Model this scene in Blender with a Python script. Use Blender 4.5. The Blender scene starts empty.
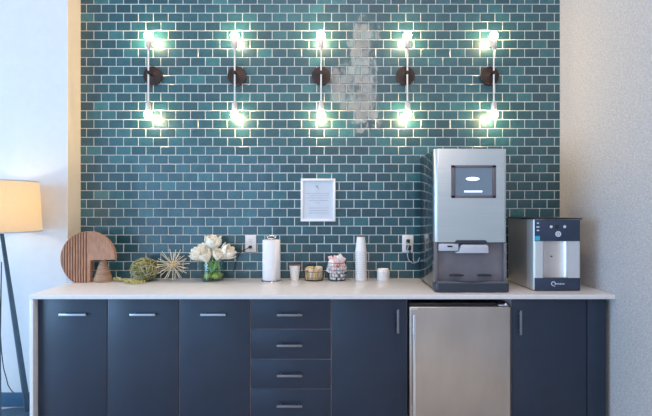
import bpy, bmesh, math, random
from mathutils import Vector, Matrix
random.seed(7)
R = math.radians
PI = math.pi
sc = bpy.context.scene
C = sc.collection

# ------------------------------------------------------------------ frame -> place
F = 432.0; CX = 326.0; CY = 208.0; EYE = 1.457
def wx(x, d): return (x - CX) * d / F
def wz(y, d): return EYE - (y - CY) * d / F
TOP = 0.915                 # worktop height
WALL = 3.346                # tiled wall
FRONT = 2.703               # worktop front edge
DOOR = 2.745                # door faces
XL, XR = -1.901, 1.812      # tiled recess
LEFTY = 3.177               # painted wall left of the recess

# ------------------------------------------------------------------ materials
def nodes(name):
    m = bpy.data.materials.new(name); m.use_nodes = True
    nt = m.node_tree
    return m, nt, nt.nodes['Principled BSDF']
def mat(name, col, rough=0.5, metal=0.0, var=0.0, scale=20, bump=0.0, bscale=200, stretch=None, spec=None, coat=0, trans=0, emis=None, es=0, sheen=0, ior=None, rvar=0):
    m, nt, b = nodes(name)
    b.inputs['Roughness'].default_value = rough
    b.inputs['Metallic'].default_value = metal
    if spec is not None: b.inputs['Specular IOR Level'].default_value = spec
    if coat: b.inputs['Coat Weight'].default_value = coat; b.inputs['Coat Roughness'].default_value = 0.1
    if trans: b.inputs['Transmission Weight'].default_value = trans
    if ior: b.inputs['IOR'].default_value = ior
    if sheen: b.inputs['Sheen Weight'].default_value = sheen
    tc = nt.nodes.new('ShaderNodeTexCoord'); mp = nt.nodes.new('ShaderNodeMapping')
    nt.links.new(tc.outputs['Object'], mp.inputs['Vector'])
    if stretch: mp.inputs['Scale'].default_value = stretch
    n = nt.nodes.new('ShaderNodeTexNoise'); n.inputs['Scale'].default_value = scale; n.inputs['Detail'].default_value = 4
    nt.links.new(mp.outputs['Vector'], n.inputs['Vector'])
    cr = nt.nodes.new('ShaderNodeValToRGB')
    lo = [max(0, c * (1 - var)) for c in col]; hi = [min(1, c * (1 + var)) for c in col]
    cr.color_ramp.elements[0].position = 0.3; cr.color_ramp.elements[1].position = 0.7
    cr.color_ramp.elements[0].color = (*lo, 1); cr.color_ramp.elements[1].color = (*hi, 1)
    nt.links.new(n.outputs['Fac'], cr.inputs['Fac'])
    nt.links.new(cr.outputs['Color'], b.inputs['Base Color'])
    if rvar:
        mr = nt.nodes.new('ShaderNodeMapRange'); mr.inputs['To Min'].default_value = rough - rvar; mr.inputs['To Max'].default_value = rough + rvar
        nt.links.new(n.outputs['Fac'], mr.inputs['Value']); nt.links.new(mr.outputs['Result'], b.inputs['Roughness'])
    if bump:
        n2 = nt.nodes.new('ShaderNodeTexNoise'); n2.inputs['Scale'].default_value = bscale; n2.inputs['Detail'].default_value = 3
        nt.links.new(mp.outputs['Vector'], n2.inputs['Vector'])
        bp = nt.nodes.new('ShaderNodeBump'); bp.inputs['Strength'].default_value = bump; bp.inputs['Distance'].default_value = 0.004
        nt.links.new(n2.outputs['Fac'], bp.inputs['Height']); nt.links.new(bp.outputs['Normal'], b.inputs['Normal'])
    if emis:
        b.inputs['Emission Color'].default_value = (*emis, 1); b.inputs['Emission Strength'].default_value = es
    return m

def tile_material():
    m, nt, b = nodes('teal_glazed_tile')
    at_ = nt.nodes.new('ShaderNodeAttribute'); at_.attribute_name = 'glaze'
    cr = nt.nodes.new('ShaderNodeValToRGB'); e = cr.color_ramp.elements
    e[0].position = 0.0; e[0].color = (0.010, 0.060, 0.086, 1)
    e[1].position = 1.0; e[1].color = (0.032, 0.170, 0.192, 1)
    mid = e.new(0.5); mid.color = (0.018, 0.105, 0.138, 1)
    nt.links.new(at_.outputs['Fac'], cr.inputs['Fac'])
    tc = nt.nodes.new('ShaderNodeTexCoord')
    n = nt.nodes.new('ShaderNodeTexNoise'); n.inputs['Scale'].default_value = 26; n.inputs['Detail'].default_value = 5
    nt.links.new(tc.outputs['Object'], n.inputs['Vector'])
    mx = nt.nodes.new('ShaderNodeMix'); mx.data_type = 'RGBA'; mx.blend_type = 'MULTIPLY'; mx.inputs[0].default_value = 0.6
    c2 = nt.nodes.new('ShaderNodeValToRGB'); c2.color_ramp.elements[0].position = .3; c2.color_ramp.elements[1].position = .7
    c2.color_ramp.elements[0].color = (.62, .66, .68, 1); c2.color_ramp.elements[1].color = (1.25, 1.2, 1.15, 1)
    nt.links.new(n.outputs['Fac'], c2.inputs['Fac'])
    nt.links.new(cr.outputs['Color'], mx.inputs[6]); nt.links.new(c2.outputs['Color'], mx.inputs[7])
    nt.links.new(mx.outputs[2], b.inputs['Base Color'])
    b.inputs['Roughness'].default_value = 0.40
    b.inputs['Specular IOR Level'].default_value = 0.55
    b.inputs['Coat Weight'].default_value = 0.7; b.inputs['Coat Roughness'].default_value = 0.05
    n2 = nt.nodes.new('ShaderNodeTexNoise'); n2.inputs['Scale'].default_value = 14; n2.inputs['Detail'].default_value = 2
    nt.links.new(tc.outputs['Object'], n2.inputs['Vector'])
    bp = nt.nodes.new('ShaderNodeBump'); bp.inputs['Strength'].default_value = 0.22; bp.inputs['Distance'].default_value = 0.004
    nt.links.new(n2.outputs['Fac'], bp.inputs['Height']); nt.links.new(bp.outputs['Normal'], b.inputs['Normal']); nt.links.new(bp.outputs['Normal'], b.inputs['Coat Normal'])
    return m

def brushed(name, col, rough=0.3, axis='z', metal=1.0, patch=0.0):
    st = {'z': (260, 260, 1.5), 'x': (1.5, 260, 260)}[axis]
    m = mat(name, col, rough, metal, var=0.05, scale=1.0, stretch=st, bump=0.03, bscale=1.0, rvar=0.05)
    return m

def wave_wood(name, c1, c2, scale=6, stretch=(1, 1, 0.15), rough=0.55):
    m, nt, b = nodes(name)
    tc = nt.nodes.new('ShaderNodeTexCoord'); mp = nt.nodes.new('ShaderNodeMapping'); mp.inputs['Scale'].default_value = stretch
    nt.links.new(tc.outputs['Object'], mp.inputs['Vector'])
    n = nt.nodes.new('ShaderNodeTexNoise'); n.inputs['Scale'].default_value = scale * 8; n.inputs['Detail'].default_value = 8; n.inputs['Roughness'].default_value = .65
    nt.links.new(mp.outputs['Vector'], n.inputs['Vector'])
    cr = nt.nodes.new('ShaderNodeValToRGB'); cr.color_ramp.elements[0].position = .3; cr.color_ramp.elements[1].position = .72
    cr.color_ramp.elements[0].color = (*c1, 1); cr.color_ramp.elements[1].color = (*c2, 1)
    nt.links.new(n.outputs['Fac'], cr.inputs['Fac']); nt.links.new(cr.outputs['Color'], b.inputs['Base Color'])
    b.inputs['Roughness'].default_value = rough
    return m

M = {}
M['tile'] = tile_material()
M['grout'] = mat('grout', (.80, .80, .76), .85, var=.1, scale=60)
M['paint'] = mat('white_wall_paint', (.66, .68, .70), .7, var=.02, bump=.05, bscale=300)
M['trim_paint'] = mat('warm_lit_edge_paint', (.86, .76, .62), .6, var=.02, bump=.05, bscale=300)
M['paper'] = mat('textured_wallcovering', (.53, .51, .505), .8, var=.17, scale=70, stretch=(1, 1, 1.6), bump=.8, bscale=160)
M['ceil'] = mat('ceiling_paint', (.8, .8, .79), .8, var=.02)
M['floor'] = mat('pale_floor', (.62, .62, .60), .35, var=.06, scale=3)
M['blue_base'] = mat('blue_baseboard', (.035, .11, .20), .45, var=.08)
M['quartz'] = mat('quartz', (.72, .705, .70), .22, var=.035, scale=30, spec=.5)
M['navy'] = mat('navy_laminate', (.014, .026, .051), .36, var=.10, scale=5, bump=.03, bscale=300, rvar=.03)
M['carcass'] = mat('cabinet_carcass', (.42, .34, .36), .6, var=.08)
M['handle'] = mat('satin_handle', (.24, .24, .26), .42, .8, var=.05)
M['handle_lit'] = mat('lit_satin_handle', (.42, .46, .53), .32, 1, var=.05)  # lighter copy of the satin handle, glint put into its colour
M['steel'] = mat('satin_fridge_steel', (.56, .485, .435), .30, .92, var=.10, scale=3.0, stretch=(1.6, 1, .7), bump=.25, bscale=2.0, rvar=.04)  # colour mottling stands in for patchy reflections on the door
M['steel_cool'] = brushed('brushed_steel_front', (.67, .73, .75), .36, 'x')
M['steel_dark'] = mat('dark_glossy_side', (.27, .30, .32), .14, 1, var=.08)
M['bright_steel'] = mat('polished_steel', (.66, .70, .73), .36, .45, var=.03, scale=4)
M['chrome'] = mat('chrome', (.82, .82, .84), .12, 1, var=.02)
M['black'] = mat('black_plastic', (.012, .013, .016), .4, var=.1)
M['char'] = mat('charcoal_plastic', (.032, .042, .060), .35, var=.1)
M['greyp'] = mat('warm_grey_plastic', (.16, .15, .17), .45, var=.08)
M['bezel'] = mat('bezel_grey', (.13, .12, .14), .4, var=.08)
M['lightp'] = mat('pale_grey_plastic', (.52, .54, .60), .3, var=.04)
M['screen'] = mat('touch_screen', (.05, .09, .15), .12, var=.15, scale=4, emis=(.24, .30, .37), es=.9)
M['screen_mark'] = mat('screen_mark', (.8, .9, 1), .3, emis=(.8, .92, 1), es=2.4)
M['navyp'] = mat('navy_panel', (.028, .045, .085), .3, var=.08)
M['white'] = mat('white_plastic', (.80, .80, .80), .35, var=.02)
M['icon'] = mat('icon_print', (.62, .68, .76), .4, var=.02)
M['cyan'] = mat('cyan_sticker', (.05, .42, .60), .5, var=.06)
M['paperw'] = mat('white_paper', (.86, .85, .86), .8, var=.02, bump=.3, bscale=500)
M['cup'] = mat('cup_paper', (.84, .83, .82), .55, var=.02)
M['cuprim'] = mat('cup_rim', (.70, .69, .70), .5, var=.02)
M['brown'] = mat('brown_board', (.16, .09, .07), .6, var=.1)
M['frame'] = mat('white_frame', (.86, .86, .86), .4, var=.02)
M['sheet'] = mat('printed_sheet', (.60, .66, .74), .5, var=.02)
M['ink'] = mat('grey_ink', (.26, .28, .33), .7, var=.05)
M['bronze'] = mat('dark_bronze', (.045, .032, .03), .38, .6, var=.2)
M['rod'] = mat('polished_nickel', (.80, .79, .78), .35, .5, var=.03)
M['socket'] = mat('socket_satin', (.58, .56, .58), .35, .5, var=.04)
M['bulb'] = mat('lit_frosted_bulb', (1, .95, .85), .4, emis=(1.0, .72, .36), es=270)
M['linen'] = mat('linen_shade', (.85, .72, .50), .9, var=.05, scale=200, trans=0)
M['legm'] = mat('slate_blue_metal', (.07, .12, .17), .4, .3, var=.08)
def thin_glass(name, tint, ior, k=1.0):
    m, nt, bs = nodes(name); out = nt.nodes['Material Output']; nt.nodes.remove(bs)
    tr = nt.nodes.new('ShaderNodeBsdfTransparent'); gl = nt.nodes.new('ShaderNodeBsdfGlossy'); mix = nt.nodes.new('ShaderNodeMixShader'); fr = nt.nodes.new('ShaderNodeMath'); fr.operation = 'MULTIPLY_ADD'; fr.inputs[1].default_value = .55 * k; fr.inputs[2].default_value = .03 * k
    lw = nt.nodes.new('ShaderNodeLayerWeight'); lw.inputs['Blend'].default_value = .18; nt.links.new(lw.outputs['Facing'], fr.inputs[0])
    tr.inputs['Color'].default_value = (*tint, 1); gl.inputs['Roughness'].default_value = .03
    n = nt.nodes.new('ShaderNodeTexNoise'); n.inputs['Scale'].default_value = 9
    mr = nt.nodes.new('ShaderNodeMapRange'); mr.inputs['To Min'].default_value = .02; mr.inputs['To Max'].default_value = .05
    nt.links.new(n.outputs['Fac'], mr.inputs['Value']); nt.links.new(mr.outputs['Result'], gl.inputs['Roughness'])
    nt.links.new(fr.outputs[0], mix.inputs[0]); nt.links.new(tr.outputs[0], mix.inputs[1]); nt.links.new(gl.outputs[0], mix.inputs[2]); nt.links.new(mix.outputs[0], out.inputs['Surface'])
    return m
M['glass'] = thin_glass('clear_glass', (.94, .98, .96), 1.5)
M['water'] = thin_glass('water', (.88, .97, .88), 1.2, .3)
M['petal'] = mat('white_petal', (.94, .89, .76), .6, var=.06, scale=60)
M['petal_core'] = mat('yellow_petal_base', (.72, .66, .22), .6, var=.1)
M['stem'] = mat('green_stem', (.22, .42, .09), .5, var=.2, scale=60)
M['lime'] = mat('lime_green', (.36, .50, .05), .45, var=.2, scale=40)
M['moss'] = mat('dry_green_vine', (.24, .24, .06), .8, var=.5, scale=60)
M['moss2'] = mat('grey_green_twig', (.46, .44, .34), .8, var=.3, scale=60)
M['mossdk'] = mat('dark_vine_core', (.035, .045, .03), .9, var=.3, scale=60)
M['leaf'] = mat('yellow_green_leaf', (.56, .50, .14), .6, var=.3, scale=40)
M['gold'] = mat('pale_brass', (.84, .70, .48), .4, .25, var=.05)
M['goldcore'] = mat('gold_core', (.75, .50, .16), .3, .8, var=.05)
M['wood'] = wave_wood('warm_wood', (.30, .135, .075), (.56, .31, .19), 5, (3, 3, .35))
M['groove'] = mat('groove_wood', (.11, .05, .03), .8, var=.1)
M['palewood'] = wave_wood('pale_wood', (.26, .14, .085), (.60, .42, .29), 1.3, (.4, .4, 11))
M['snack'] = mat('tan_wrapper', (.58, .38, .16), .4, var=.3, scale=30)
M['snack2'] = mat('cream_wrapper', (.66, .56, .40), .4, var=.2, scale=30)
M['snack3'] = mat('brown_wrapper', (.22, .11, .05), .4, var=.3, scale=30)
M['pink'] = mat('pink_packet', (.80, .50, .50), .6, var=.15, scale=40)
M['redp'] = mat('red_packet', (.62, .16, .13), .6, var=.15, scale=40)
M['wire'] = mat('dark_wire', (.03, .028, .035), .35, .6, var=.1)

# ------------------------------------------------------------------ mesh builder
class MB:
    def __init__(s): s.bm = bmesh.new(); s.mi = 0
    def _mark(s, f0):
        for f in list(s.bm.faces)[f0:]: f.material_index = s.mi
    def box(s, x0, x1, y0, y1, z0, z1, bev=0, seg=2):
        t = bmesh.new()
        bmesh.ops.create_cube(t, size=1)
        bmesh.ops.scale(t, vec=(x1 - x0, y1 - y0, z1 - z0), verts=t.verts)
        bmesh.ops.translate(t, vec=((x0 + x1) / 2, (y0 + y1) / 2, (z0 + z1) / 2), verts=t.verts)
        if bev: bmesh.ops.bevel(t, geom=list(t.edges), offset=bev, segments=seg, profile=.5, affect='EDGES')
        return s.join(t)
    def join(s, t, mtx=None):
        if mtx is not None: bmesh.ops.transform(t, matrix=mtx, verts=t.verts)
        vs = [s.bm.verts.new(v.co) for v in t.verts]
        t.verts.index_update()
        for f in t.faces:
            try:
                g = s.bm.faces.new([vs[v.index] for v in f.verts]); g.material_index = s.mi
            except ValueError: pass
        t.free(); return s
    def lathe(s, prof, c=(0, 0, 0), n=32, axis='z', a0=0, a1=2 * PI, squash=(1, 1)):
        full = abs(a1 - a0 - 2 * PI) < 1e-6
        rings = []
        k = n if full else n + 1
        for r, h in prof:
            if r < 1e-6:
                p = (0, 0, h); rings.append([s.bm.verts.new(s._ax(p, axis, c))])
            else:
                rings.append([s.bm.verts.new(s._ax((r * squash[0] * math.cos(a0 + (a1 - a0) * i / n), r * squash[1] * math.sin(a0 + (a1 - a0) * i / n), h), axis, c)) for i in range(k)])
        for a, b in zip(rings, rings[1:]):
            m = n
            for i in range(m):
                j = (i + 1) % k
                if len(a) == 1 and len(b) == 1: continue
                if len(a) == 1: q = [a[0], b[j], b[i]]
                elif len(b) == 1: q = [a[i], a[j], b[0]]
                else: q = [a[i], a[j], b[j], b[i]]
                try: s.bm.faces.new(q).material_index = s.mi
                except ValueError: pass
        return s
    def _ax(s, p, axis, c):
        x, y, z = p
        if axis == 'y': x, y, z = x, z, y
        elif axis == 'x': x, y, z = z, x, y
        return (x + c[0], y + c[1], z + c[2])
    def cyl(s, c, r, h, n=24, axis='z', bev=0):
        if bev: return s.lathe([(0, 0), (r - bev, 0), (r, bev), (r, h - bev), (r - bev, h), (0, h)], c, n, axis)
        return s.lathe([(0, 0), (r, 0), (r, h), (0, h)], c, n, axis)
    def tube(s, pts, r, n=8, closed=False):
        pts = [Vector(p) for p in pts]; L = len(pts)
        rr = r if isinstance(r, (list, tuple)) else [r] * L
        rings = []; up = None
        for i, p in enumerate(pts):
            a = pts[(i - 1) % L] if (closed or i > 0) else p
            b = pts[(i + 1) % L] if (closed or i < L - 1) else p
            t = (b - a).normalized()
            if up is None:
                up = Vector((0, 0, 1)) if abs(t.z) < .9 else Vector((1, 0, 0))
            u = t.cross(up).normalized(); v = u.cross(t).normalized(); up = v
            rings.append([s.bm.verts.new(p + (u * math.cos(2 * PI * k / n) + v * math.sin(2 * PI * k / n)) * rr[i]) for k in range(n)])
        for i in range(L if closed else L - 1):
            a, b = rings[i], rings[(i + 1) % L]
            for k in range(n):
                s.bm.faces.new([a[k], a[(k + 1) % n], b[(k + 1) % n], b[k]]).material_index = s.mi
        if not closed:
            s.bm.faces.new(rings[0]).material_index = s.mi; s.bm.faces.new(rings[-1][::-1]).material_index = s.mi
        return s
    def prism(s, outline, a, b, plane='xz', bev=0):
        """extrude a closed outline; plane 'xz' extrudes along y from a to b, 'xy' along z"""
        t = bmesh.new()
        def mk(p, h): return (p[0], h, p[1]) if plane == 'xz' else ((p[0], p[1], h) if plane == 'xy' else (h, p[0], p[1]))
        A = [t.verts.new(mk(p, a)) for p in outline]; B = [t.verts.new(mk(p, b)) for p in outline]
        fa = t.faces.new(A); fb = t.faces.new(B[::-1]); n = len(A)
        for i in range(n): t.faces.new([A[i], B[i], B[(i + 1) % n], A[(i + 1) % n]])
        if bev:
            es = list(fa.edges) + list(fb.edges)
            bmesh.ops.bevel(t, geom=es, offset=bev, segments=2, profile=.5, affect='EDGES')
        return s.join(t)
    def grid(s, fn, nu, nv):
        g = [[s.bm.verts.new(fn(i / nu, j / nv)) for j in range(nv + 1)] for i in range(nu + 1)]
        for i in range(nu):
            for j in range(nv):
                s.bm.faces.new([g[i][j], g[i + 1][j], g[i + 1][j + 1], g[i][j + 1]]).material_index = s.mi
        return s
    def sphere(s, c, r, n=20, sq=(1, 1, 1)):
        t = bmesh.new(); bmesh.ops.create_uvsphere(t, u_segments=n, v_segments=n // 2 + 2, radius=1)
        sx = r * sq[0], r * sq[1], r * sq[2]
        return s.join(t, Matrix.Translation(c) @ Matrix.Diagonal((*sx, 1)))
    def build(s, name, m, parent=None, smooth=35, loc=None, fixn=True):
        if fixn: bmesh.ops.recalc_face_normals(s.bm, faces=s.bm.faces)
        me = bpy.data.meshes.new(name); s.bm.to_mesh(me); s.bm.free()
        for mm in (m if isinstance(m, (list, tuple)) else [m]): me.materials.append(mm)
        if smooth:
            me.polygons.foreach_set('use_smooth', [True] * len(me.polygons)); me.set_sharp_from_angle(angle=R(smooth))
        o = bpy.data.objects.new(name, me); C.objects.link(o)
        if parent: o.parent = parent
        if loc: o.location = loc
        return o

def tag(o, label, cat, group=None):
    o['label'] = label; o['category'] = cat
    if group: o['group'] = group
    return o
def thing(name, loc, label, cat, group=None, rz=0):
    o = bpy.data.objects.new(name, None); o.empty_display_size = .05; C.objects.link(o)
    o.location = loc; o.rotation_euler.z = rz
    return tag(o, label, cat, group)
def struct(o): o['kind'] = 'structure'; return o
def dup(root, loc=None, rz=None, label=None, group=None):
    r = root.copy(); C.objects.link(r)
    if loc is not None: r.location = loc
    if rz is not None: r.rotation_euler.z = rz
    if label: r['label'] = label
    if group: r['group'] = group
    for ch in root.children:
        c = ch.copy(); C.objects.link(c); c.parent = r
        for g in ch.children:
            d = g.copy(); C.objects.link(d); d.parent = c
    return r

# ------------------------------------------------------------------ room shell
CEIL = 6.6; BACKY = -4.2; FARL = -5.2
b = MB(); b.box(FARL, 2.6, BACKY - .2, WALL + .4, -.2, 0); struct(b.build('floor', M['floor'], smooth=0))
b = MB(); b.box(FARL - .2, 2.1, BACKY - .2, WALL + .4, CEIL, CEIL + .2); struct(b.build('ceiling', M['ceil'], smooth=0))
b = MB(); b.box(XR, XR + .3, BACKY, WALL + .4, 0, CEIL); struct(b.build('wall_right', M['paper'], smooth=0))
b = MB(); b.box(FARL, XL, LEFTY, WALL + .4, 0, CEIL); struct(b.build('wall_left', M['paint'], smooth=0))

# tiled wall: backing with raised, slightly uneven tiles
def tile_wall():
    bm = bmesh.new(); lay = bm.loops.layers.color.new('glaze')
    def quad(vs, mi, g=0):
        f = bm.faces.new([bm.verts.new(v) for v in vs]); f.material_index = mi
        for l in f.loops: l[lay] = (g, g, g, 1)
    y0 = WALL
    quad([(XL, y0, 0), (XR, y0, 0), (XR, y0, CEIL), (XL, y0, CEIL)], 0)
    quad([(XL, y0 + .3, 0), (XL, y0 + .3, CEIL), (XR, y0 + .3, CEIL), (XR, y0 + .3, 0)], 0)
    rnd = random.Random(3)
    PX, PZ, G = .1150, .0687, .0060
    zb = .9737 - PZ
    nr = int((4.6 - zb) / PZ)
    for k in range(-13, nr):
        z0 = zb + PZ * k; z1 = z0 + PZ
        off = -1.854 if k % 2 == 0 else -1.797
        x = off - PX
        while x < XR:
            a = max(x, XL); c = min(x + PX, XR)
            if c - a > .012:
                ax, cx, az, cz = a + G / 2, c - G / 2, z0 + G / 2, z1 - G / 2
                g = min(1, max(0, rnd.gauss(.48, .20)))
                h = .0040; bv = .0028
                tx = rnd.gauss(0, .0055); tz = rnd.gauss(0, .0055)   # slope across width / height
                mx_, mz_ = (ax + cx) / 2, (az + cz) / 2
                def yy(px, pz): return y0 - h + (px - mx_) * tx + (pz - mz_) * tz
                O = [(ax, y0, az), (cx, y0, az), (cx, y0, cz), (ax, y0, cz)]
                S = [(px, yy(px, pz) + .0015, pz) for px, _, pz in O]
                I = [(px, yy(px, pz), pz) for px, pz in ((ax + bv, az + bv), (cx - bv, az + bv), (cx - bv, cz - bv), (ax + bv, cz - bv))]
                vo = [bm.verts.new(v) for v in O]; vs_ = [bm.verts.new(v) for v in S]; vi = [bm.verts.new(v) for v in I]
                fs = [bm.faces.new(vi)]
                for i in range(4):
                    j = (i + 1) % 4
                    fs.append(bm.faces.new([vo[i], vo[j], vs_[j], vs_[i]])); fs.append(bm.faces.new([vs_[i], vs_[j], vi[j], vi[i]]))
                for f in fs:
                    f.material_index = 1
                    for l in f.loops: l[lay] = (g, g, g, 1)
            x += PX
    me = bpy.data.meshes.new('wall_back'); bm.to_mesh(me); bm.free()
    me.materials.append(M['grout']); me.materials.append(M['tile'])
    o = bpy.data.objects.new('wall_back', me); C.objects.link(o); return struct(o)
tile_wall()

# white recess edge left of the tiles, warm sconce light put into its colour
b = MB(); b.box(XL - .004, XL + .001, LEFTY - .001, WALL, 0, CEIL); struct(b.build('trim_1', M['trim_paint'], smooth=0))
b = MB(); b.box(FARL, XL + .0, LEFTY - .014, LEFTY, 0, .102, .002); struct(b.build('baseboard_left', M['blue_base']))

# walls behind the camera with low daylight windows and added upper openings
def wall_with_holes(name, horiz, pos, th, lo, hi, holes, m):
    """a wall along x (horiz) or y with rectangular openings (a0,a1,z0,z1)"""
    b = MB()
    cuts = sorted({lo, hi, *[h[0] for h in holes], *[h[1] for h in holes]})
    zc = sorted({0, CEIL, *[h[2] for h in holes], *[h[3] for h in holes]})
    for a, c in zip(cuts, cuts[1:]):
        for z0, z1 in zip(zc, zc[1:]):
            if any(h[0] <= a and c <= h[1] and h[2] <= z0 and z1 <= h[3] for h in holes): continue
            if horiz: b.box(a, c, pos, pos + th, z0, z1)
            else: b.box(pos, pos + th, a, c, z0, z1)
    return struct(b.build(name, m, smooth=0))
rear_holes = [(.60, 1.25, 3.5, 6.2), (.15, .60, 3.95, 5.15), (-4.9, -1.3, .15, 2.9)]  # upper two openings added, shaped for the pale patch mirrored in the tiles
left_holes = [(-1.9, 2.1, .3, 2.8)]
wall_with_holes('wall_rear', True, BACKY - .2, .2, FARL, XR, rear_holes, M['paint'])
wall_with_holes('wall_far_left', False, FARL - .2, .2, BACKY, WALL + .4, left_holes, M['paint'])
def window(n, horiz, pos, h, nx, nz):
    a0, a1, z0, z1 = h; b = MB(); t = .05
    def bar(u0, u1, v0, v1):
        if horiz: b.box(u0, u1, pos, pos + .07, v0, v1)
        else: b.box(pos, pos + .07, u0, u1, v0, v1)
    bar(a0, a1, z0, z0 + t); bar(a0, a1, z1 - t, z1); bar(a0, a0 + t, z0, z1); bar(a1 - t, a1, z0, z1)
    for i in range(1, nx): u = a0 + (a1 - a0) * i / nx; bar(u - .02, u + .02, z0, z1)
    for i in range(1, nz): v = z0 + (z1 - z0) * i / nz; bar(a0, a1, v - .02, v + .02)
    struct(b.build('window_%d' % n, M['bronze'], smooth=0))
window(1, True, BACKY - .13, rear_holes[0], 2, 3)  # first two frames stand in the added upper openings
window(2, True, BACKY - .13, rear_holes[1], 1, 1)
window(3, True, BACKY - .13, rear_holes[2], 4, 1)
window(4, False, FARL - .13, left_holes[0], 4, 1)

# ------------------------------------------------------------------ worktop and cabinets
t = thing('countertop', (0, FRONT, 0), 'long pale quartz worktop running above the navy cabinets', 'countertop')
XC = -1.856
b = MB(); z0, z1 = TOP - .029, TOP
ol = [(XC, FRONT), (XR - .002, FRONT), (XR - .002, WALL - .0065), (XL + .003, WALL - .0065), (XL + .003, LEFTY + .002), (XL + .003, LEFTY - .003), (XC, LEFTY - .003)]
b.prism([(x, y - FRONT) for x, y in ol], z0, z1, 'xy', bev=.002)
b.build('slab', M['quartz'], t)
b = MB(); b.box(XC, XC + .022, .002, LEFTY - FRONT - .002, 0, z0, .0015)
b.build('side_panel', M['quartz'], t)

def dx(x): return wx(x, DOOR)
CAB_TOP = TOP - .030; KICK = .10
def bar_handle(parent, x0, x1, z, m, vertical=False, name='handle', y=0):
    b = MB(); o = -.030 + y
    if not vertical:
        b.box(x0, x1, o - .005, o + .005, z - .007, z + .007, .002)
        for x in (x0 + .022, x1 - .022): b.box(x - .005, x + .005, o, y, z - .005, z + .005, .001)
    else:
        b.box(z - .007, z + .007, o - .005, o + .005, x0, x1, .002)
        for v in (x0 + .022, x1 - .022): b.box(z - .005, z + .005, o, y, v - .005, v + .005, .001)
    return b.build(name, m, parent)
def cabinet(xa, xb, label, name='base_cabinet', group=None, drawers=None, handle=None, filler=None):
    X0, X1 = dx(xa), dx(xb); cx = (X0 + X1) / 2
    t = thing(name, (cx, DOOR, 0), label, 'cabinet', group)
    w = (X1 - X0) / 2; b = MB()
    full = w
    b.box(-w + .001, full, .0105, WALL - .012 - DOOR, KICK, CAB_TOP - .001)
    b.build('carcass', M['carcass'], t)
    b = MB(); b.box(-w + .001, full, .075, .095, 0, KICK); b.build('toe_kick', M['navy'], t)
    g = .0032; top = CAB_TOP - .006
    if drawers:
        for i, (za, zb) in enumerate(drawers):
            b = MB(); b.box(-w + g, w - g, 0, .010, za + g, zb - g, .0012)
            d = b.build('drawer', M['navy'], t)
            hx0, hx1 = wx(276.8, DOOR - .03) - cx, wx(302.3, DOOR - .03) - cx
            bar_handle(d, hx0, hx1, zb - .075 if i == len(drawers) - 1 and False else wz((315.2, 345.8, 376, 406.4, 437)[i], DOOR - .03), M['handle'])
    else:
        b = MB(); b.box(-w + g, w - g, 0, .010, KICK + .003, top, .0012)
        d = b.build('door', M['navy'], t)
        kind, a, c, v = handle
        if kind == 'h': bar_handle(d, wx(a, DOOR - .03) - cx, wx(c, DOOR - .03) - cx, wz(v, DOOR - .03), M['handle_lit'])
        else: bar_handle(d, wz(c, DOOR - .03), wz(a, DOOR - .03), wx(v, DOOR - .03) - cx, M['handle'], True)
    if filler is not None:
        b = MB(); b.box(w + g, w + filler, 0, .575, KICK + .003, top, .0012); b.build('filler_panel', M['navy'], t)
    return t
cabinet(37.5, 107.3, 'navy base cabinet beside the pale end panel of the worktop, at the far left', handle=('h', 58.7, 86, 314.8))
cabinet(107.3, 179.2, 'navy base cabinet with a horizontal pull, second from the left end of the run', handle=('h', 129.6, 155.4, 314.8))
cabinet(179.2, 250.3, 'navy base cabinet with a horizontal pull, directly left of the drawers', handle=('h', 200.4, 225.7, 314.8))
zs = [CAB_TOP - .006] + [wz(y, DOOR) for y in (329.4, 359.5, 389.4)] + [KICK + .003]
cabinet(250.3, 331.3, 'navy drawer cabinet with a column of slim horizontal pulls', 'drawer_cabinet', drawers=[(zs[i + 1], zs[i]) for i in range(4)])
cabinet(331.3, 407.5, 'navy base cabinet with a vertical pull, directly left of the steel fridge', handle=('v', 309.5, 333.5, 398))
cabinet(511.5, 587, 'navy base cabinet right of the steel fridge, with a narrow filler at the wall', handle=('v', 310.5, 335, 520.8), filler=dx(606) - dx(587))

# ------------------------------------------------------------------ undercounter fridge
FX0, FX1 = dx(409.3), dx(509.9); fc = (FX0 + FX1) / 2; fw = (FX1 - FX0) / 2
t = thing('undercounter_fridge', (fc, DOOR, 0), 'stainless steel undercounter fridge between two navy cabinets', 'fridge')
b = MB(); b.box(-fw + .004, fw - .004, .045, .58, .02, .845, .003); b.build('body', M['black'], t)
b = MB(); b.box(-fw, fw, -.012, .040, .10, wz(306.7, DOOR - .012), .006, 3); door = b.build('door', M['steel'], t)
b = MB(); hx = wx(414.2, DOOR - .06) - fc
b.box(hx - .009, hx + .009, -.068, -.050, .13, wz(315, DOOR - .06), .004)
for z in (.18, .74): b.box(hx - .007, hx + .007, -.052, -.012, z - .01, z + .01, .002)
b.build('handle', M['chrome'], door)
b = MB(); zt = wz(306.7, DOOR - .012)
b.box(fw - .075, fw - .012, -.002, .06, zt + .002, zt + .010, .001); b.cyl((fw - .022, .012, zt + .001), .009, .016, 12)
b.build('hinge', M['chrome'], t)
b = MB(); b.box(-fw + .004, fw - .004, .05, .07, .02, .098); b.build('grille', M['black'], t)
b = MB(); b.box(-fw + .012, -fw + .05, -.013, -.011, zt - .018, zt - .006); b.build('badge', M['chrome'], door)

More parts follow.
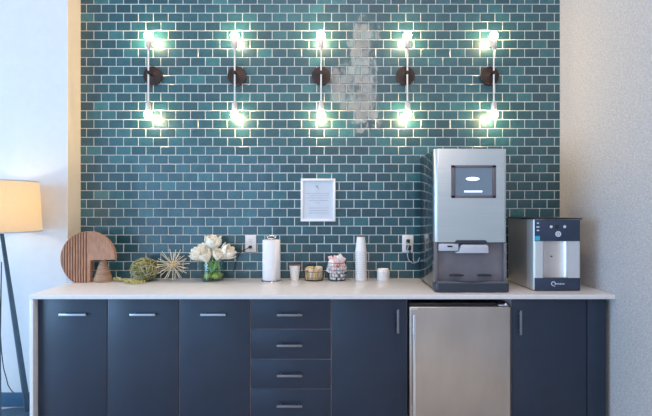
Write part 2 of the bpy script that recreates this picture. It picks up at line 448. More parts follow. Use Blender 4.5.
# ------------------------------------------------------------------ wall sconces
def make_sconce(x, label, group):
    t = thing('wall_sconce', (x, WALL - .006, 2.475), label, 'wall lamp', group)
    b = MB(); b.lathe([(0, 0), (.070, 0), (.072, -.004), (.072, -.018), (.069, -.022), (.03, -.024), (.02, -.028), (0, -.028)], axis='y', n=48); b.build('backplate', M['bronze'], t)
    b = MB(); b.cyl((0, -.026, 0), .009, -.062, 16, 'y'); b.lathe([(0, -.104), (.012, -.104), (.015, -.098), (.015, -.082), (.012, -.078), (0, -.078)], axis='y', n=20)
    b.build('arm', M['bronze'], t)
    b = MB(); b.tube([(0, -.094, -.245), (0, -.094, .20)], .0062, 14); b.build('rod', M['rod'], t)
    for s in (1, -1):
        zc = 0.275 if s > 0 else -.318
        z0 = zc - s * .105
        b = MB(); b.lathe([(0, z0), (.010, z0), (.012, z0 + s * .012), (.020, z0 + s * .02), (.021, z0 + s * .072), (.018, z0 + s * .079), (0, z0 + s * .079)], (0, -.094, 0), 24)
        sk = b.build('socket', M['socket'], t)
        b = MB(); R0 = .031
        pr = [(0, zc + s * R0)] + [(R0 * math.sin(a), zc + s * R0 * math.cos(a)) for a in [PI * k / 14 for k in range(1, 11)]] + [(.015, zc - s * .034), (.0, zc - s * .034)]
        b.lathe(pr, (0, -.094, 0), 24); b.build('bulb', M['bulb'], t)
    return t
spots = [('bronze plate wall sconce with lit bulbs, nearest the warm-lit left edge of the tiles', -1.335),
         ('lit wall sconce on the teal tiles, second from the left of the row of five', -.686),
         ('lit wall sconce in the middle of the row of five, above the framed notice', -.037),
         ('lit wall sconce on the teal tiles, second from the right of the row of five', .612),
         ('lit wall sconce at the right end of the row, nearest the textured wall', 1.261)]
s0 = None
for lb, x in spots:
    if s0 is None: s0 = make_sconce(x, lb, 'wall sconces on the teal tiles')
    else: dup(s0, (x, WALL - .006, 2.475), label=lb)

# ------------------------------------------------------------------ floor lamp
LX, LY = -2.195, 2.885
t = thing('floor_lamp', (LX, LY, 0), 'floor lamp with a glowing cream drum shade and slate blue legs', 'floor lamp')
b = MB(); b.lathe([(0, 0), (.235, 0), (.24, .004), (.24, .014), (.235, .018), (0, .018)], n=64); b.build('base', M['legm'], t)
shade_z0, shade_z1 = wz(232, LY), wz(180.8, LY)
def leg(ang, r0=.018, r1=.20, ztop=None):
    ztop = shade_z0 + .06
    b = MB(); a = Vector((r0 * math.cos(ang), r0 * math.sin(ang), ztop)); c = Vector((r1 * math.cos(ang), r1 * math.sin(ang), .017))
    b.tube([a, a.lerp(c, .5), c], [.011, .017, .021], 10); return b.build('leg', M['legm'], t)
for a, r1 in ((R(67), .20), (R(-52), .20), (R(188), .20)): leg(a, r1=r1)
b = MB(); b.cyl((0, 0, shade_z0 + .045), .030, .03, 20); b.cyl((0, 0, shade_z0 + .07), .016, .07, 16)
b.build('socket', M['legm'], t)
b = MB(); b.sphere((0, 0, shade_z0 + .17), .035, 16); b.build('bulb', mat('lamp_bulb', (1, .95, .85), .4, emis=(1.0, .74, .42), es=120), t)
# translucent linen drum
m, nt, bs = nodes('glowing_linen')
out = nt.nodes['Material Output']; nt.nodes.remove(bs)
df = nt.nodes.new('ShaderNodeBsdfDiffuse'); tr = nt.nodes.new('ShaderNodeBsdfTranslucent'); mix = nt.nodes.new('ShaderNodeMixShader')
tc = nt.nodes.new('ShaderNodeTexCoord'); n = nt.nodes.new('ShaderNodeTexNoise'); n.inputs['Scale'].default_value = 60
mp = nt.nodes.new('ShaderNodeMapping'); mp.inputs['Scale'].default_value = (1, 1, 6)
nt.links.new(tc.outputs['Object'], mp.inputs['Vector']); nt.links.new(mp.outputs['Vector'], n.inputs['Vector'])
cr = nt.nodes.new('ShaderNodeValToRGB'); cr.color_ramp.elements[0].color = (.78, .59, .38, 1); cr.color_ramp.elements[1].color = (.88, .70, .48, 1)
nt.links.new(n.outputs['Fac'], cr.inputs['Fac'])
for q in (df, tr): nt.links.new(cr.outputs['Color'], q.inputs['Color'])
mix.inputs[0].default_value = .5
nt.links.new(df.outputs[0], mix.inputs[1]); nt.links.new(tr.outputs[0], mix.inputs[2]); nt.links.new(mix.outputs[0], out.inputs['Surface'])
M['shade'] = m
b = MB(); rb, rt = .2545, .2345
b.lathe([(rb, shade_z0), (rt, shade_z1)], n=64); sh = b.build('lamp_shade', M['shade'], t)
b = MB(); b.lathe([(rb - .001, shade_z0), (rb + .0015, shade_z0), (rb + .001, shade_z0 + .008), (rb - .0015, shade_z0 + .008), (rb - .001, shade_z0)], n=64)
b.lathe([(rt - .001, shade_z1 - .008), (rt + .0015, shade_z1 - .008), (rt + .001, shade_z1), (rt - .0015, shade_z1), (rt - .001, shade_z1 - .008)], n=64)
for a in (0, 2 * PI / 3, 4 * PI / 3): b.tube([(0, 0, shade_z1 - .015), (rt * math.cos(a), rt * math.sin(a), shade_z1 - .006)], .002, 6)
b.tube([(0, 0, shade_z0 + .14), (0, 0, shade_z1 - .01)], .002, 6)
b.build('shade_trim', M['lightp'], sh)
b = MB()
cp = [(wx(x, 2.82) - LX, 2.82 - LY, wz(y, 2.82)) for x, y in ((1.5, 262), (1, 300), (0.5, 335), (1.5, 352), (3.5, 368), (6, 377), (8, 385), (11, 390), (14, 393))]
cp2 = []
for i in range(len(cp) - 1):
    for k in range(3): cp2.append(Vector(cp[i]).lerp(Vector(cp[i + 1]), k / 3))
cp2.append(Vector(cp[-1])); b.tube(cp2, .0028, 6); b.build('cord', M['black'], t)

# ------------------------------------------------------------------ framed notice
t = thing('framed_notice', (wx(318.1, 3.33), WALL - .007, wz(200, 3.33)), 'white framed printed notice hanging on the teal tiles', 'picture frame')
W2, H2 = .1335, .165
b = MB()
fr = .018
for (x0, x1, z0, z1) in ((-W2, W2, H2 - fr, H2), (-W2, W2, -H2, -H2 + fr), (-W2, -W2 + fr, -H2 + fr, H2 - fr), (W2 - fr, W2, -H2 + fr, H2 - fr)):
    b.box(x0, x1, -.020, 0, z0, z1, .0015)
b.build('frame', M['frame'], t)
b = MB(); b.box(-W2 + fr - .001, W2 - fr + .001, -.010, -.006, -H2 + fr - .001, H2 - fr + .001); sheet = b.build('sheet', M['sheet'], t)
b = MB(); rr = random.Random(2)
def strip(x0, x1, z, h=.0028, y=-.0108):
    x = x0
    while x < x1:
        w = min(rr.uniform(.004, .014), x1 - x); b.box(x, x + w, y, y + .001, z - h / 2, z + h / 2); x += w + .003
def fy(y): return wz(y, 3.33) - wz(200, 3.33)
for q, (y, x0, x1) in enumerate(((193.4, -.095, .085), (195.7, -.07, .085), (198, -.095, .085), (200.5, -.07, .082), (202.8, -.02, .015), (208, -.075, .085), (210.5, -.065, .082), (213, -.075, .085))):
    if q == 5: b.build('text', M['ink'], sheet); b = MB()
    strip(x0, x1, fy(y))
b.build('text', M['ink'], sheet)
b = MB(); b.tube([(-.020, -.0105, fy(185.2)), (-.002, -.0105, fy(187)), (.004, -.0105, fy(189.4))], .0022, 6); b.tube([(-.004, -.0105, fy(185.4)), (-.014, -.0105, fy(188))], .0020, 6)
b.build('emblem', M['ink'], sheet)

# ------------------------------------------------------------------ outlets
def outlet(x, z, label):
    t = thing('wall_outlet', (x, WALL - .006, z), label, 'outlet', 'white wall outlets')
    b = MB(); b.box(-.043, .043, -.008, 0, -.066, .066, .004, 3); pl = b.build('plate', M['white'], t)
    for s in (1, -1):
        b = MB(); b.box(-.018, .018, -.0105, -.007, s * .026 - .017, s * .026 + .017, .003); rc = b.build('receptacle', M['white'], t)
        b = MB()
        for q in (-.007, .007): b.box(q - .0012, q + .0012, -.0112, -.0100, s * .026 - .002, s * .026 + .008)
        b.cyl((0, -.0102, s * .026 - .010), .0024, -.001, 10, 'y'); b.build('slots', M['black'], rc)
    return t
o1x, o1z = wx(250.8, 3.34), wz(243.4, 3.34)
o2x, o2z = wx(407.6, 3.34), wz(243.6, 3.34)
outlet(o1x, o1z, 'white wall outlet between the white flowers and the paper towels')
outlet(o2x, o2z, 'white wall outlet beside the tall ice machine, two black plugs in it')
def smooth_pts(pts, k=6):
    pts = [Vector(p) for p in pts]; out = []
    P = [pts[0]] + pts + [pts[-1]]
    for i in range(1, len(P) - 2):
        for j in range(k):
            u = j / k; p0, p1, p2, p3 = P[i - 1], P[i], P[i + 1], P[i + 2]
            out.append(.5 * ((2 * p1) + (-p0 + p2) * u + (2 * p0 - 5 * p1 + 4 * p2 - p3) * u * u + (-p0 + 3 * p1 - 3 * p2 + p3) * u ** 3))
    out.append(pts[-1]); return out
# cord and plug left outlet, going behind the flowers
t = thing('plug_cord', (o1x, WALL - .015, o1z - .026), 'black plug with its cord leading behind the white flowers', 'power cord')
b = MB(); b.box(-.012, .012, -.030, 0, -.011, .011, .004); b.build('plug', M['black'], t)
b = MB(); b.tube(smooth_pts([(0, -.030, 0), (-.015, -.040, -.006), (-.04, -.035, -.022), (-.075, -.02, -.040), (-.10, -.015, -.075), (-.12, -.02, -.150), (-.13, -.02, -.183)]), .0032, 8); b.build('cord', M['black'], t)
for i, (xx, zz, lb) in enumerate(((.0, -.026, 'black plug in the lower socket by the ice machine, cord looping to the worktop'), (-.002, .022, 'black plug in the upper socket by the ice machine, pale cord hanging down'))):
    t = thing('plug_cord', (o2x + xx, WALL - .0165, o2z + zz), lb, 'power cord')
    b = MB()
    if i == 0:
        b.box(-.017, .017, -.048, 0, -.020, .016, .005); b.build('plug', M['black'], t)
        b = MB(); b.tube(smooth_pts([(.005, -.034, -.008), (.012, -.038, -.05), (.02, -.03, -.09), (.045, -.02, -.115), (.085, -.02, -.10), (.075, -.02, -.15), (.09, -.03, -.171), (.125, -.06, -.171)]), .0042, 8); b.build('cord', M['black'], t)
    else:
        b.box(-.012, .012, -.034, 0, -.016, .012, .004); b.build('plug', M['black'], t)
        b = MB(); b.tube(smooth_pts([(-.006, -.027, -.006), (-.006, -.055, -.03), (-.012, -.052, -.09), (.0, -.045, -.14), (.03, -.04, -.165), (.07, -.035, -.155), (.085, -.03, -.125)]), .0028, 8); b.build('cord', M['lightp'], t)

# ------------------------------------------------------------------ ice machine
D0 = 2.80
ix0, ix1 = wx(434.6, D0), wx(507.3, D0); ic = (ix0 + ix1) / 2; iw = (ix1 - ix0) / 2
t = thing('ice_machine', (ic, D0, TOP), 'tall stainless countertop ice machine with a square touch screen', 'ice machine')
zt = wz(148.8, D0) - TOP; zd = wz(242.3, D0) - TOP; zbase = wz(281.5, D0) - TOP
DEP = .44
b = MB(); b.box(-iw + .002, iw - .002, .035, DEP, .012, zt - .004, .004); b.build('body', M['steel_dark'], t)
# front door: rounded vertical edges
def rprof(w, d0, d1, r, n=8):
    pts = [(-w, d1), (-w, d0 + r)]
    pts += [(-w + r - r * math.cos(PI / 2 * k / n), d0 + r - r * math.sin(PI / 2 * k / n)) for k in range(1, n + 1)]
    pts += [(w - r + r * math.sin(PI / 2 * k / n), d0 + r - r * math.cos(PI / 2 * k / n)) for k in range(0, n + 1)]
    pts += [(w, d1)]; return pts
b = MB(); b.prism(rprof(iw, 0, .045, .026), zd, zt, 'xy', bev=.002); dr = b.build('front_door', M['steel_cool'], t, smooth=50)
sx0, sx1 = wx(451.2, D0) - ic, wx(495.8, D0) - ic; sz1, sz0 = wz(165.3, D0) - TOP, wz(198, D0) - TOP
b = MB()
bw = .026
b.box(sx0, sx1, -.008, .004, sz1 - .018, sz1, .003); b.box(sx0, sx1, -.008, .004, sz0, sz0 + .017, .003)
b.box(sx0, sx0 + bw, -.008, .004, sz0, sz1, .003); b.box(sx1 - bw, sx1, -.008, .004, sz0, sz1, .003)
b.build('screen_bezel', M['bezel'], t)
b = MB(); b.box(sx0 + bw - .001, sx1 - bw + .001, -.003, .002, sz0 + .016, sz1 - .017); scr = b.build('screen', M['screen'], t)
b = MB(); ex, ez = wx(472.5, D0) - ic, wz(178.9, D0) - TOP  # pale emissive ellipse on the screen, with a bar below it
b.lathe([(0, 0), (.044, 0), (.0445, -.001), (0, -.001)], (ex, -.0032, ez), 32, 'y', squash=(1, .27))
b.build('screen_ellipse', M['screen_mark'], scr)
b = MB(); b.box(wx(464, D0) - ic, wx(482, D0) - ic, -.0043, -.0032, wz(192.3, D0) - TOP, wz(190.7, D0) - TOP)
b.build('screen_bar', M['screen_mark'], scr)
# recessed bay
bay = MB()
bay.box(-iw + .002, -iw + .020, .004, .036, zbase - .02, zd - .001, .002); bay.box(iw - .020, iw - .002, .004, .036, zbase - .02, zd - .001, .002)
bay.box(-iw + .015, iw - .015, .030, .036, zbase - .02, zd - .001)
bay.build('dispense_bay', M['greyp'], t)
b = MB(); b.prism([(-.105, 0), (-.10, .016), (-.09, .020), (.09, .020), (.10, .016), (.105, 0)], -.004, .03, 'xz'); o = b.build('bay_hood', M['char'], t, loc=(0.0, .0, zd - .006))
b = MB(); b.box(wx(438.8, D0) - ic, wx(458.6, D0) - ic, .0, .032, wz(251, D0) - TOP, wz(243.6, D0) - TOP, .004); sn = b.build('sensor_block', M['lightp'], t)
b = MB(); b.box(wx(447.4, D0) - ic, wx(452.4, D0) - ic, -.001, .002, wz(247.2, D0) - TOP, wz(245.6, D0) - TOP); b.build('sensor_slot', M['black'], sn)
# chute, wider at the foot with rounded shoulders
c0, c1 = wx(459, D0) - ic, wx(488, D0) - ic; cz0, cz1 = wz(253, D0) - TOP, wz(244.6, D0) - TOP
b = MB(); ol = [(c0 - .018, cz0), (c0 - .018, cz0 + .006), (c0 + .002, cz0 + .012), (c0 + .008, cz1 - .012), (c0 + .020, cz1), (c1 - .012, cz1), (c1 - .002, cz1 - .01), (c1, cz0 + .004), (c1 - .003, cz0)]
b.prism(ol, -.012, .03, 'xz', bev=.003); b.build('ice_chute', M['lightp'], t)
# base and drip tray
b = MB()
yb = 2.762 - D0
b.prism(rprof(iw + .002, yb, .05, .022), 0.004, zbase - .008, 'xy', bev=.004)
b.build('base', M['char'], t, smooth=50)
b = MB(); n = 24
ol = [(-iw + .012, zbase - .012)] + [(-iw + .012 + (2 * iw - .024) * k / n, zbase + .004 - .010 * math.exp(-((k / n - .5) / .17) ** 2)) for k in range(n + 1)] + [(iw - .012, zbase - .012)]
b.prism(ol, yb + .012, yb + .022, 'xz'); b.build('tray_lip', M['greyp'], t)
b = MB(); b.box(-iw + .02, iw - .02, yb + .02, .03, zbase - .010, zbase - .004)
b.build('drip_tray', M['char'], t)
for i, x in enumerate((455.5, 483.5)):
    b = MB(); X = wx(x, D0 + .02) - ic
    b.lathe([(0, 0), (.045, 0), (.047, .003), (.044, .008), (0, .008)], (X, .0, .046 + zbase - .01 + 0), 28, squash=(1, .42)); b.box(X - .006, X + .006, .0, .030, zbase + .036, zbase + .044)
    b.build('cup_rest', M['black'], t)
for x in (-iw + .03, iw - .03):
    for y in (.03, DEP - .04):
        b = MB(); b.cyl((x, y, 0), .014, .013, 14); b.build('foot', M['black'], t)

# ------------------------------------------------------------------ water dispenser
D1 = 2.82
wx0, wx1 = wx(533.8, D1), wx(581.3, D1); wc = (wx0 + wx1) / 2; ww = (wx1 - wx0) / 2
t = thing('water_dispenser', (wc, D1, TOP), 'low stainless water dispenser with a navy button panel', 'water dispenser')
zc = wz(218.2, D1) - TOP; SD = .10
b = MB()
b.box(-ww, ww, SD, .40, .006, zc - .008, .001)
b.build('body', mat('dispenser_steel', (.60, .60, .61), .42, .75, var=.04, scale=3), t, smooth=50)
b = MB(); b.box(-ww - .004, ww + .006, -.004, .402, zc - .008, zc, .002); b.build('top_cover', M['black'], t)
pz0, pz1 = wz(241.2, D1) - TOP, zc - .010
px0, px1 = wx(534.8, D1) - wc, wx(580, D1) - wc
b = MB(); b.box(px0, px1, -.002, .02, pz0, pz1, .002); pn = b.build('control_panel', M['navyp'], t)
bz0, bz1 = .004, wz(277.9, D1) - TOP
b = MB(); b.box(px0, px1, -.002, .02, bz0, bz1, .002); lp = b.build('lower_panel', M['navyp'], t)
# silver face with a concave glossy alcove
rx0, rx1 = wx(543, D1) - wc, wx(568, D1) - wc
SD = .10
for sgn in (-1, 1):
    n = 8; r = .018; xi = rx0 if sgn < 0 else rx1
    prof = [(xi, SD), (xi, .001)] + [(sgn * (ww - r + r * math.sin(PI / 2 * k / n)), .001 + r - r * math.cos(PI / 2 * k / n)) for k in range(n + 1)] + [(sgn * ww, SD)]
    b = MB(); b.prism(prof, .006, zc - .008, 'xy'); b.build('side_post', M['bright_steel'], t, smooth=50)
b = MB(); b.box(rx0 + .0005, rx1 - .0005, .002, SD, .006, bz1, 0); b.build('foot_block', M['bright_steel'], t)
b = MB(); b.box(rx0 + .0005, rx1 - .0005, .002, SD, pz0, zc - .009, 0); b.build('head_block', M['bright_steel'], t)
def alc(u, v):
    a = PI * u; c = (rx0 + rx1) / 2; r = (rx1 - rx0) / 2
    return (c - (r - .0006) * math.cos(a), -.0006 + .045 * math.sin(a), bz1 + (pz0 - bz1) * v)
b = MB(); b.grid(alc, 20, 1); b.build('alcove', mat('alcove_steel', (.74, .68, .65), .38, .85, var=.03), t, smooth=60)
b = MB(); b.box(-.008 + (rx0 + rx1) / 2, .001 + (rx0 + rx1) / 2, .040, .0455, .217, .226, .001); b.build('sensor', M['brown'], t)
def disc(b, x, z, r, y=-.0035, h=.002, n=20): b.cyl((x, y + h, z), r, -h, n, 'y')
def PX(x): return wx(x, D1) - wc
def PZ(y): return wz(y, D1) - TOP
b = MB(); disc(b, PX(558), PZ(234), .019); b.build('dispense_button', M['icon'], pn)
b = MB(); b.lathe([(.0075, -.0036), (.0095, -.0036), (.0095, -.0043), (.0075, -.0043)], (PX(558), 0, PZ(234)), 24, 'y'); b.build('button_ring', M['navyp'], pn)
for x in (551, 564.5):
    b = MB(); disc(b, PX(x), PZ(226.7), .0095); b.build('choice_button', M['icon'], pn)
b = MB(); b.box(PX(555), PX(558.6), -.0038, -.001, PZ(228.6), PZ(225), .001); b.build('display_window', M['black'], pn)
b = MB()
for y, w in ((223.2, .007), (227, .010), (230.4, .008)): b.box(PX(537.8) - w, PX(537.8) + w, -.0034, -.001, PZ(y) - .004, PZ(y) + .004, .001)
b.build('icons', M['icon'], pn)
b = MB(); b.box(PX(534.9), PX(539.6), -.0036, -.001, PZ(240.5), PZ(236)); b.build('sticker', M['cyan'], pn)
# ring mark and small word on the lower panel
b = MB(); cx, cz = PX(553.2), PZ(283.6)
ring = [(cx + .0125 * math.cos(a), -.003, cz + .0125 * math.sin(a)) for a in [R(-35) + R(300) * k / 20 for k in range(21)]]
b.tube(ring, .0028, 6); b.tube([(cx - .002, -.003, cz - .012), (cx + .010, -.003, cz - .018)], .0024, 6)
x = cx + .019; hs = [.006, .0085, .006, .0085, .006, .006, .0085]
for i, h in enumerate(hs):
    b.box(x, x + .0052, -.0034, -.001, cz - .005, cz - .005 + h); x += .0078
b.build('maker_mark', M['icon'], lp)
for x in (-ww + .03, ww - .03):
    for y in (.05, .36):
        b = MB(); b.cyl((x, y, 0), .012, .008, 14); b.build('foot', M['black'], t)

# ------------------------------------------------------------------ wooden disc and cone
t = thing('wooden_disc', (-1.731, 3.137, TOP), 'round warm wood sculpture with a square notch, half of it grooved', 'sculpture')
rr_, czz = .198, .174; nx, nz = .018, .165; th = .034
half = math.acos(czz / rr_)
def outline(x_lo, x_hi):
    pts = []
    return pts
# outline counterclockwise from notch corner
a_end = math.asin((nz - czz) / rr_)
arc = [(rr_ * math.cos(a), czz + rr_ * math.sin(a)) for a in [a_end + (PI * 1.5 - half - a_end) * k / 72 for k in range(73)]]
ol = [(nx, 0.0), (nx, nz)] + arc
b = MB(); b.prism(ol, 0, th, 'xz', bev=.003); disc_o = b.build('disc', M['wood'], t, smooth=40)
# grooves on the left half: raised flutes
b = MB()
xs = [-.185 + .0195 * k for k in range(10)]
for x in xs:
    h = math.sqrt(max(0, (rr_ - .004) ** 2 - x * x)); z0 = max(.003, czz - h); z1 = czz + h
    if z1 - z0 > .02: b.tube([(x, -.0005, z0), (x, -.0005, z1)], .0028, 6)
b.build('groove', M['groove'], disc_o)
b = MB()
for x in xs[:-1]:
    xm = x + .00975; h = math.sqrt(max(0, (rr_ - .008) ** 2 - xm * xm)); z0 = max(.004, czz - h); z1 = czz + h
    b.tube([(xm, .0035, z0), (xm, .0035, z1)], .0078, 8)
b.build('flute', M['wood'], disc_o)
b = MB(); b.prism([(0, 0), (.055, 0), (.0, .045)], .0, .006, 'xz'); b.build('support_wedge', M['lightp'], t, loc=(-.150, -.01, 0))

t = thing('wooden_cone', (-1.642, 3.185, TOP), 'small ribbed pale wood cone standing in the notch of the round sculpture', 'sculpture')
b = MB(); pr = [(0, 0)]; n = 11; H = .155
for i in range(n):
    za, zb = H * i / n, H * (i + 1) / n
    ra = .066 - (.066 - .020) * (i / n) ** 1.15
    pr += [(ra - .006, za + .0005), (ra, za + .003), (ra - .001, (za + zb) / 2), (ra - .003, zb - .003), (ra - .008, zb - .001)]
pr += [(.016, H), (.008, H + .004), (0, H + .004)]
b.lathe(pr, n=48); b.build('turned_body', M['palewood'], t, smooth=25)

# ------------------------------------------------------------------ vine ball with trailing leaves
t = thing('vine_ball', (-1.345, 3.205, TOP), 'green dried vine ball with trailing leaves on the worktop', 'ornament')
b = MB(); b.sphere((0, 0, .083), .082, 24, (1.06, .98, .95)); b.build('core', M['mossdk'], t)
rv = random.Random(5)
def vine(k, m, name, top=None):
    b = MB()
    for i in range(k):
        ax = Vector((rv.gauss(0, 1), rv.gauss(0, 1), rv.gauss(0, 1))).normalized()
        u = ax.orthogonal().normalized(); v = ax.cross(u); off = rv.uniform(-.6, .6); rad = math.sqrt(1 - off * off)
        a0 = rv.uniform(0, 6.28); span = rv.uniform(2.5, 6)
        pts = []
        for q in range(22):
            a = a0 + span * q / 21; p = ax * off + (u * math.cos(a) + v * math.sin(a)) * rad
            w = 1 + .05 * math.sin(5 * a + i)
            pts.append((p.x * .098 * w, p.y * .09 * w, max(.003, .086 + p.z * .083 * w)))
        b.tube(pts, rv.uniform(.0016, .0034), 5)
    return b.build(name, m, t)
vine(40, M['moss'], 'vine'); vine(26, M['moss2'], 'twig')
def leaves(count, fn, size, m, name):
    b = MB()
    for i in range(count):
        p, nrm = fn(i); nrm = Vector(nrm).normalized(); u = nrm.orthogonal().normalized()
        u = (Matrix.Rotation(rv.uniform(0, 6.28), 3, nrm) @ u); v = nrm.cross(u); s_ = size * rv.uniform(.6, 1.3); P = Vector(p)
        vs = [b.bm.verts.new(P + u * a * s_ + v * c * s_ * .5 + nrm * d * s_) for a, c, d in ((-1, 0, .1), (-.3, .8, .15), (.5, .6, .1), (1, 0, -.1), (.5, -.6, .1), (-.3, -.8, .15), (0, 0, 0))]
        for q in range(6): b.bm.faces.new([vs[q], vs[(q + 1) % 6], vs[6]])
    o = b.build(name, m, t, smooth=60); o.modifiers.new('thick', 'SOLIDIFY').thickness = .0007; return o
def on_ball(i):
    th_ = rv.uniform(0, 6.28); z = rv.uniform(-.1, 1); r = math.sqrt(1 - min(1, z * z))
    n_ = (r * math.cos(th_), r * math.sin(th_), z); return ((n_[0] * .101, n_[1] * .094, .086 + n_[2] * .086), n_)
leaves(60, on_ball, .0085, M['leaf'], 'ball_leaf')['kind'] = 'stuff'
trail = smooth_pts([(.02, -.095, .012), (-.03, -.12, .010), (-.09, -.10, .012), (-.14, -.04, .010), (-.19, -.02, .012), (-.21, -.03, .008)])
trail2 = smooth_pts([(-.08, -.05, .010), (-.06, -.13, .010), (.0, -.15, .008), (.03, -.145, .008)])
b = MB(); b.tube(trail, .0013, 6); b.tube(trail2, .0013, 6); b.build('trailing_stem', M['moss'], t)
allp = trail + trail2
def on_trail(i):
    p = rv.choice(allp); return ((p.x + rv.gauss(0, .016), p.y + rv.gauss(0, .014), max(.009, .010 + rv.uniform(0, .020))), (rv.gauss(0, .6), rv.gauss(-.9, .4), .7))
leaves(110, on_trail, .0085, M['leaf'], 'trailing_leaf')['kind'] = 'stuff'

# ------------------------------------------------------------------ starburst
SR = .122
t = thing('starburst_ornament', (-1.134, 3.195, TOP), 'spiky pale brass starburst ornament between the vine ball and the flowers', 'ornament')
b = MB(); b.sphere((0, 0, SR), .014, 16); b.build('core', M['goldcore'], t)
b0 = None
N = 46; ga = PI * (3 - math.sqrt(5)); rs = random.Random(4)
for i in range(N):
    z = 1 - 2 * (i + .5) / N; r = math.sqrt(1 - z * z); a = ga * i
    d = Vector((r * math.cos(a), r * math.sin(a), z))
    L = SR * rs.choice((.86, .94, 1.0, 1.05 if z > 0 else .96)); L = min(L, (SR - .001) / max(.01, -d.z)) if d.z < 0 else L
    b = MB(); c = Vector((0, 0, SR)); b.tube([c + d * .012, c + d * L], [.0017, .0024], 6); b.build('spike', M['gold'], t)

# ------------------------------------------------------------------ vase of white tulips
VX, VY = -.850, 3.243
t = thing('glass_vase', (VX, VY, TOP), 'clear glass cylinder vase holding white tulips, green limes in its water', 'vase')
b = MB(); b.lathe([(0, .0), (.078, .0), (.080, .003), (.080, .158), (.0785, .160), (.0765, .158), (.0765, .010), (0, .010)], n=48); b.build('glass', M['glass'], t, smooth=40)
b = MB(); b.lathe([(0, .0105), (.0762, .0105), (.0762, .058), (0, .058)], n=48); b.build('water', M['water'], t, smooth=40)
rl = random.Random(8)
for i, (x, y, z, s_) in enumerate([(-.030, -.040, .036, .024), (.030, -.042, .037, .025), (.0, -.005, .034, .023), (.048, .008, .036, .023), (-.048, .012, .036, .022), (.012, .046, .036, .023)]):
    b = MB(); b.sphere((0, 0, 0), s_, 16, (1.05, 1, .95)); b.sphere((s_ * 1.0, 0, 0), s_ * .16, 8)
    o = b.build('lime', M['lime'], None, loc=(VX + x, VY + y, TOP + z)); o.rotation_euler.z = rl.uniform(0, 6)
    tag(o, 'small green lime in the water at the bottom of the glass vase', 'lime', 'limes in the glass vase')
def tulip(i, base, head, lean, size, openness, label, core=False):
    """base & head in vase coordinates"""
    t = thing('tulip', (VX, VY, TOP), label, 'flower', 'white tulips in the glass vase')
    A, Hh = Vector(base), Vector(head); ln = Vector(lean).normalized()
    mid = A.lerp(Hh, .55) + Vector((0, 0, .012))
    b = MB(); b.tube(smooth_pts([A, A.lerp(mid, .5), mid, Hh - ln * size * .15, Hh], 5), .0042, 8); b.build('stem', M['stem'], t)
    rot = Vector((0, 0, 1)).rotation_difference(ln).to_matrix().to_4x4()
    rp = random.Random(20 + i)
    b = MB(); b.mi = 0
    for layer in range(3):
        for k in range(4):
            a = 2 * PI * k / 4 + layer * .6 + rp.uniform(-.15, .15)
            op = openness * (.2, .5, .85)[layer]; L = 1.12 * size * (1.0, 1.05, 1.0)[layer] * rp.uniform(.94, 1.06)
            def pf(u, v, a=a, op=op, L=L):
                # u across -1..1, v base..tip
                uu = (u - .5) * 2; vv = v
                rad = L * (.10 + .40 * math.sin(min(1, vv * 1.12) * PI * .62)) * (.62 + .62 * op) + op * L * .30 * vv * vv
                wid = L * .36 * (math.sin(PI * min(.97, .10 + vv * .86)) ** .6)
                ang = a + uu * wid / max(rad, .012)
                edge = .06 * L * (abs(uu) ** 2) * (1 if vv > .3 else 0)
                ruff = .02 * L * math.sin(7 * uu + 9 * vv + a * 3) * vv
                p = Vector(((rad - edge * .5 + ruff) * math.cos(ang), (rad - edge * .5 + ruff) * math.sin(ang), L * (.02 + 1.0 * vv * (1 - .20 * op * vv)) - .05 * L * uu * uu))
                return tuple((rot @ p) + Hh)
            b.grid(pf, 7, 9)
    o = b.build('petals', M['petal'], t, smooth=80, fixn=False); md = o.modifiers.new('thick', 'SOLIDIFY'); md.thickness = .0012; md.offset = 0
    b = MB(); b.sphere(Hh + ln * size * (.33 if core else .16), size * (.24 if core else .15), 12, (1, 1, 1.2)); b.build('flower_center', M['petal_core'], t)
    # a strap leaf along the stem
    b = MB(); side = Vector((rp.uniform(-.03, .03), -.012, 0)); st = A.lerp(mid, .35)
    def lf(u, v):
        c = st.lerp(mid + side, v) + Vector((0, 0, .055 * v)) + side * math.sin(v * PI)
        w = .011 * math.sin(PI * min(.98, .12 + v * .86)); return tuple(c + Vector(((u - .5) * 2 * w, .004 * abs(u - .5), 0)))
    b.grid(lf, 4, 10); o = b.build('leaf', M['stem'], t, smooth=80, fixn=False); o.modifiers.new('thick', 'SOLIDIFY').thickness = .001
    return t
def vp(x, y, dy=0): d = VY + dy; return (wx(x, d) - VX, dy, wz(y, d) - TOP)
tulip(0, (.040, -.01, .018), vp(205, 259, -.03), (-.75, -.35, .75), .098, .75, 'open white tulip leaning left, its yellow heart showing', True)
tulip(1, (-.010, .02, .018), vp(213.0, 252, -.01), (.08, -.10, 1), .110, .55, 'tallest white tulip, upright in the middle of the vase')
tulip(2, (-.045, .0, .018), vp(221, 258, -.02), (.72, -.20, .62), .100, .60, 'white tulip leaning right towards the wall outlet')
tulip(3, (.030, .03, .018), vp(207.5, 262, -.060), (-.15, -.45, .85), .085, .50, 'low white tulip at the front left of the vase rim')
tulip(4, (-.030, -.02, .018), vp(217.0, 260, -.055), (.22, -.4, .85), .072, .5, 'small white tulip at the front right of the vase rim')
tulip(5, (.0, .0, .018), vp(208.5, 255, .02), (-.35, .1, .95), .085, .5, 'white tulip behind the left blooms, half hidden')

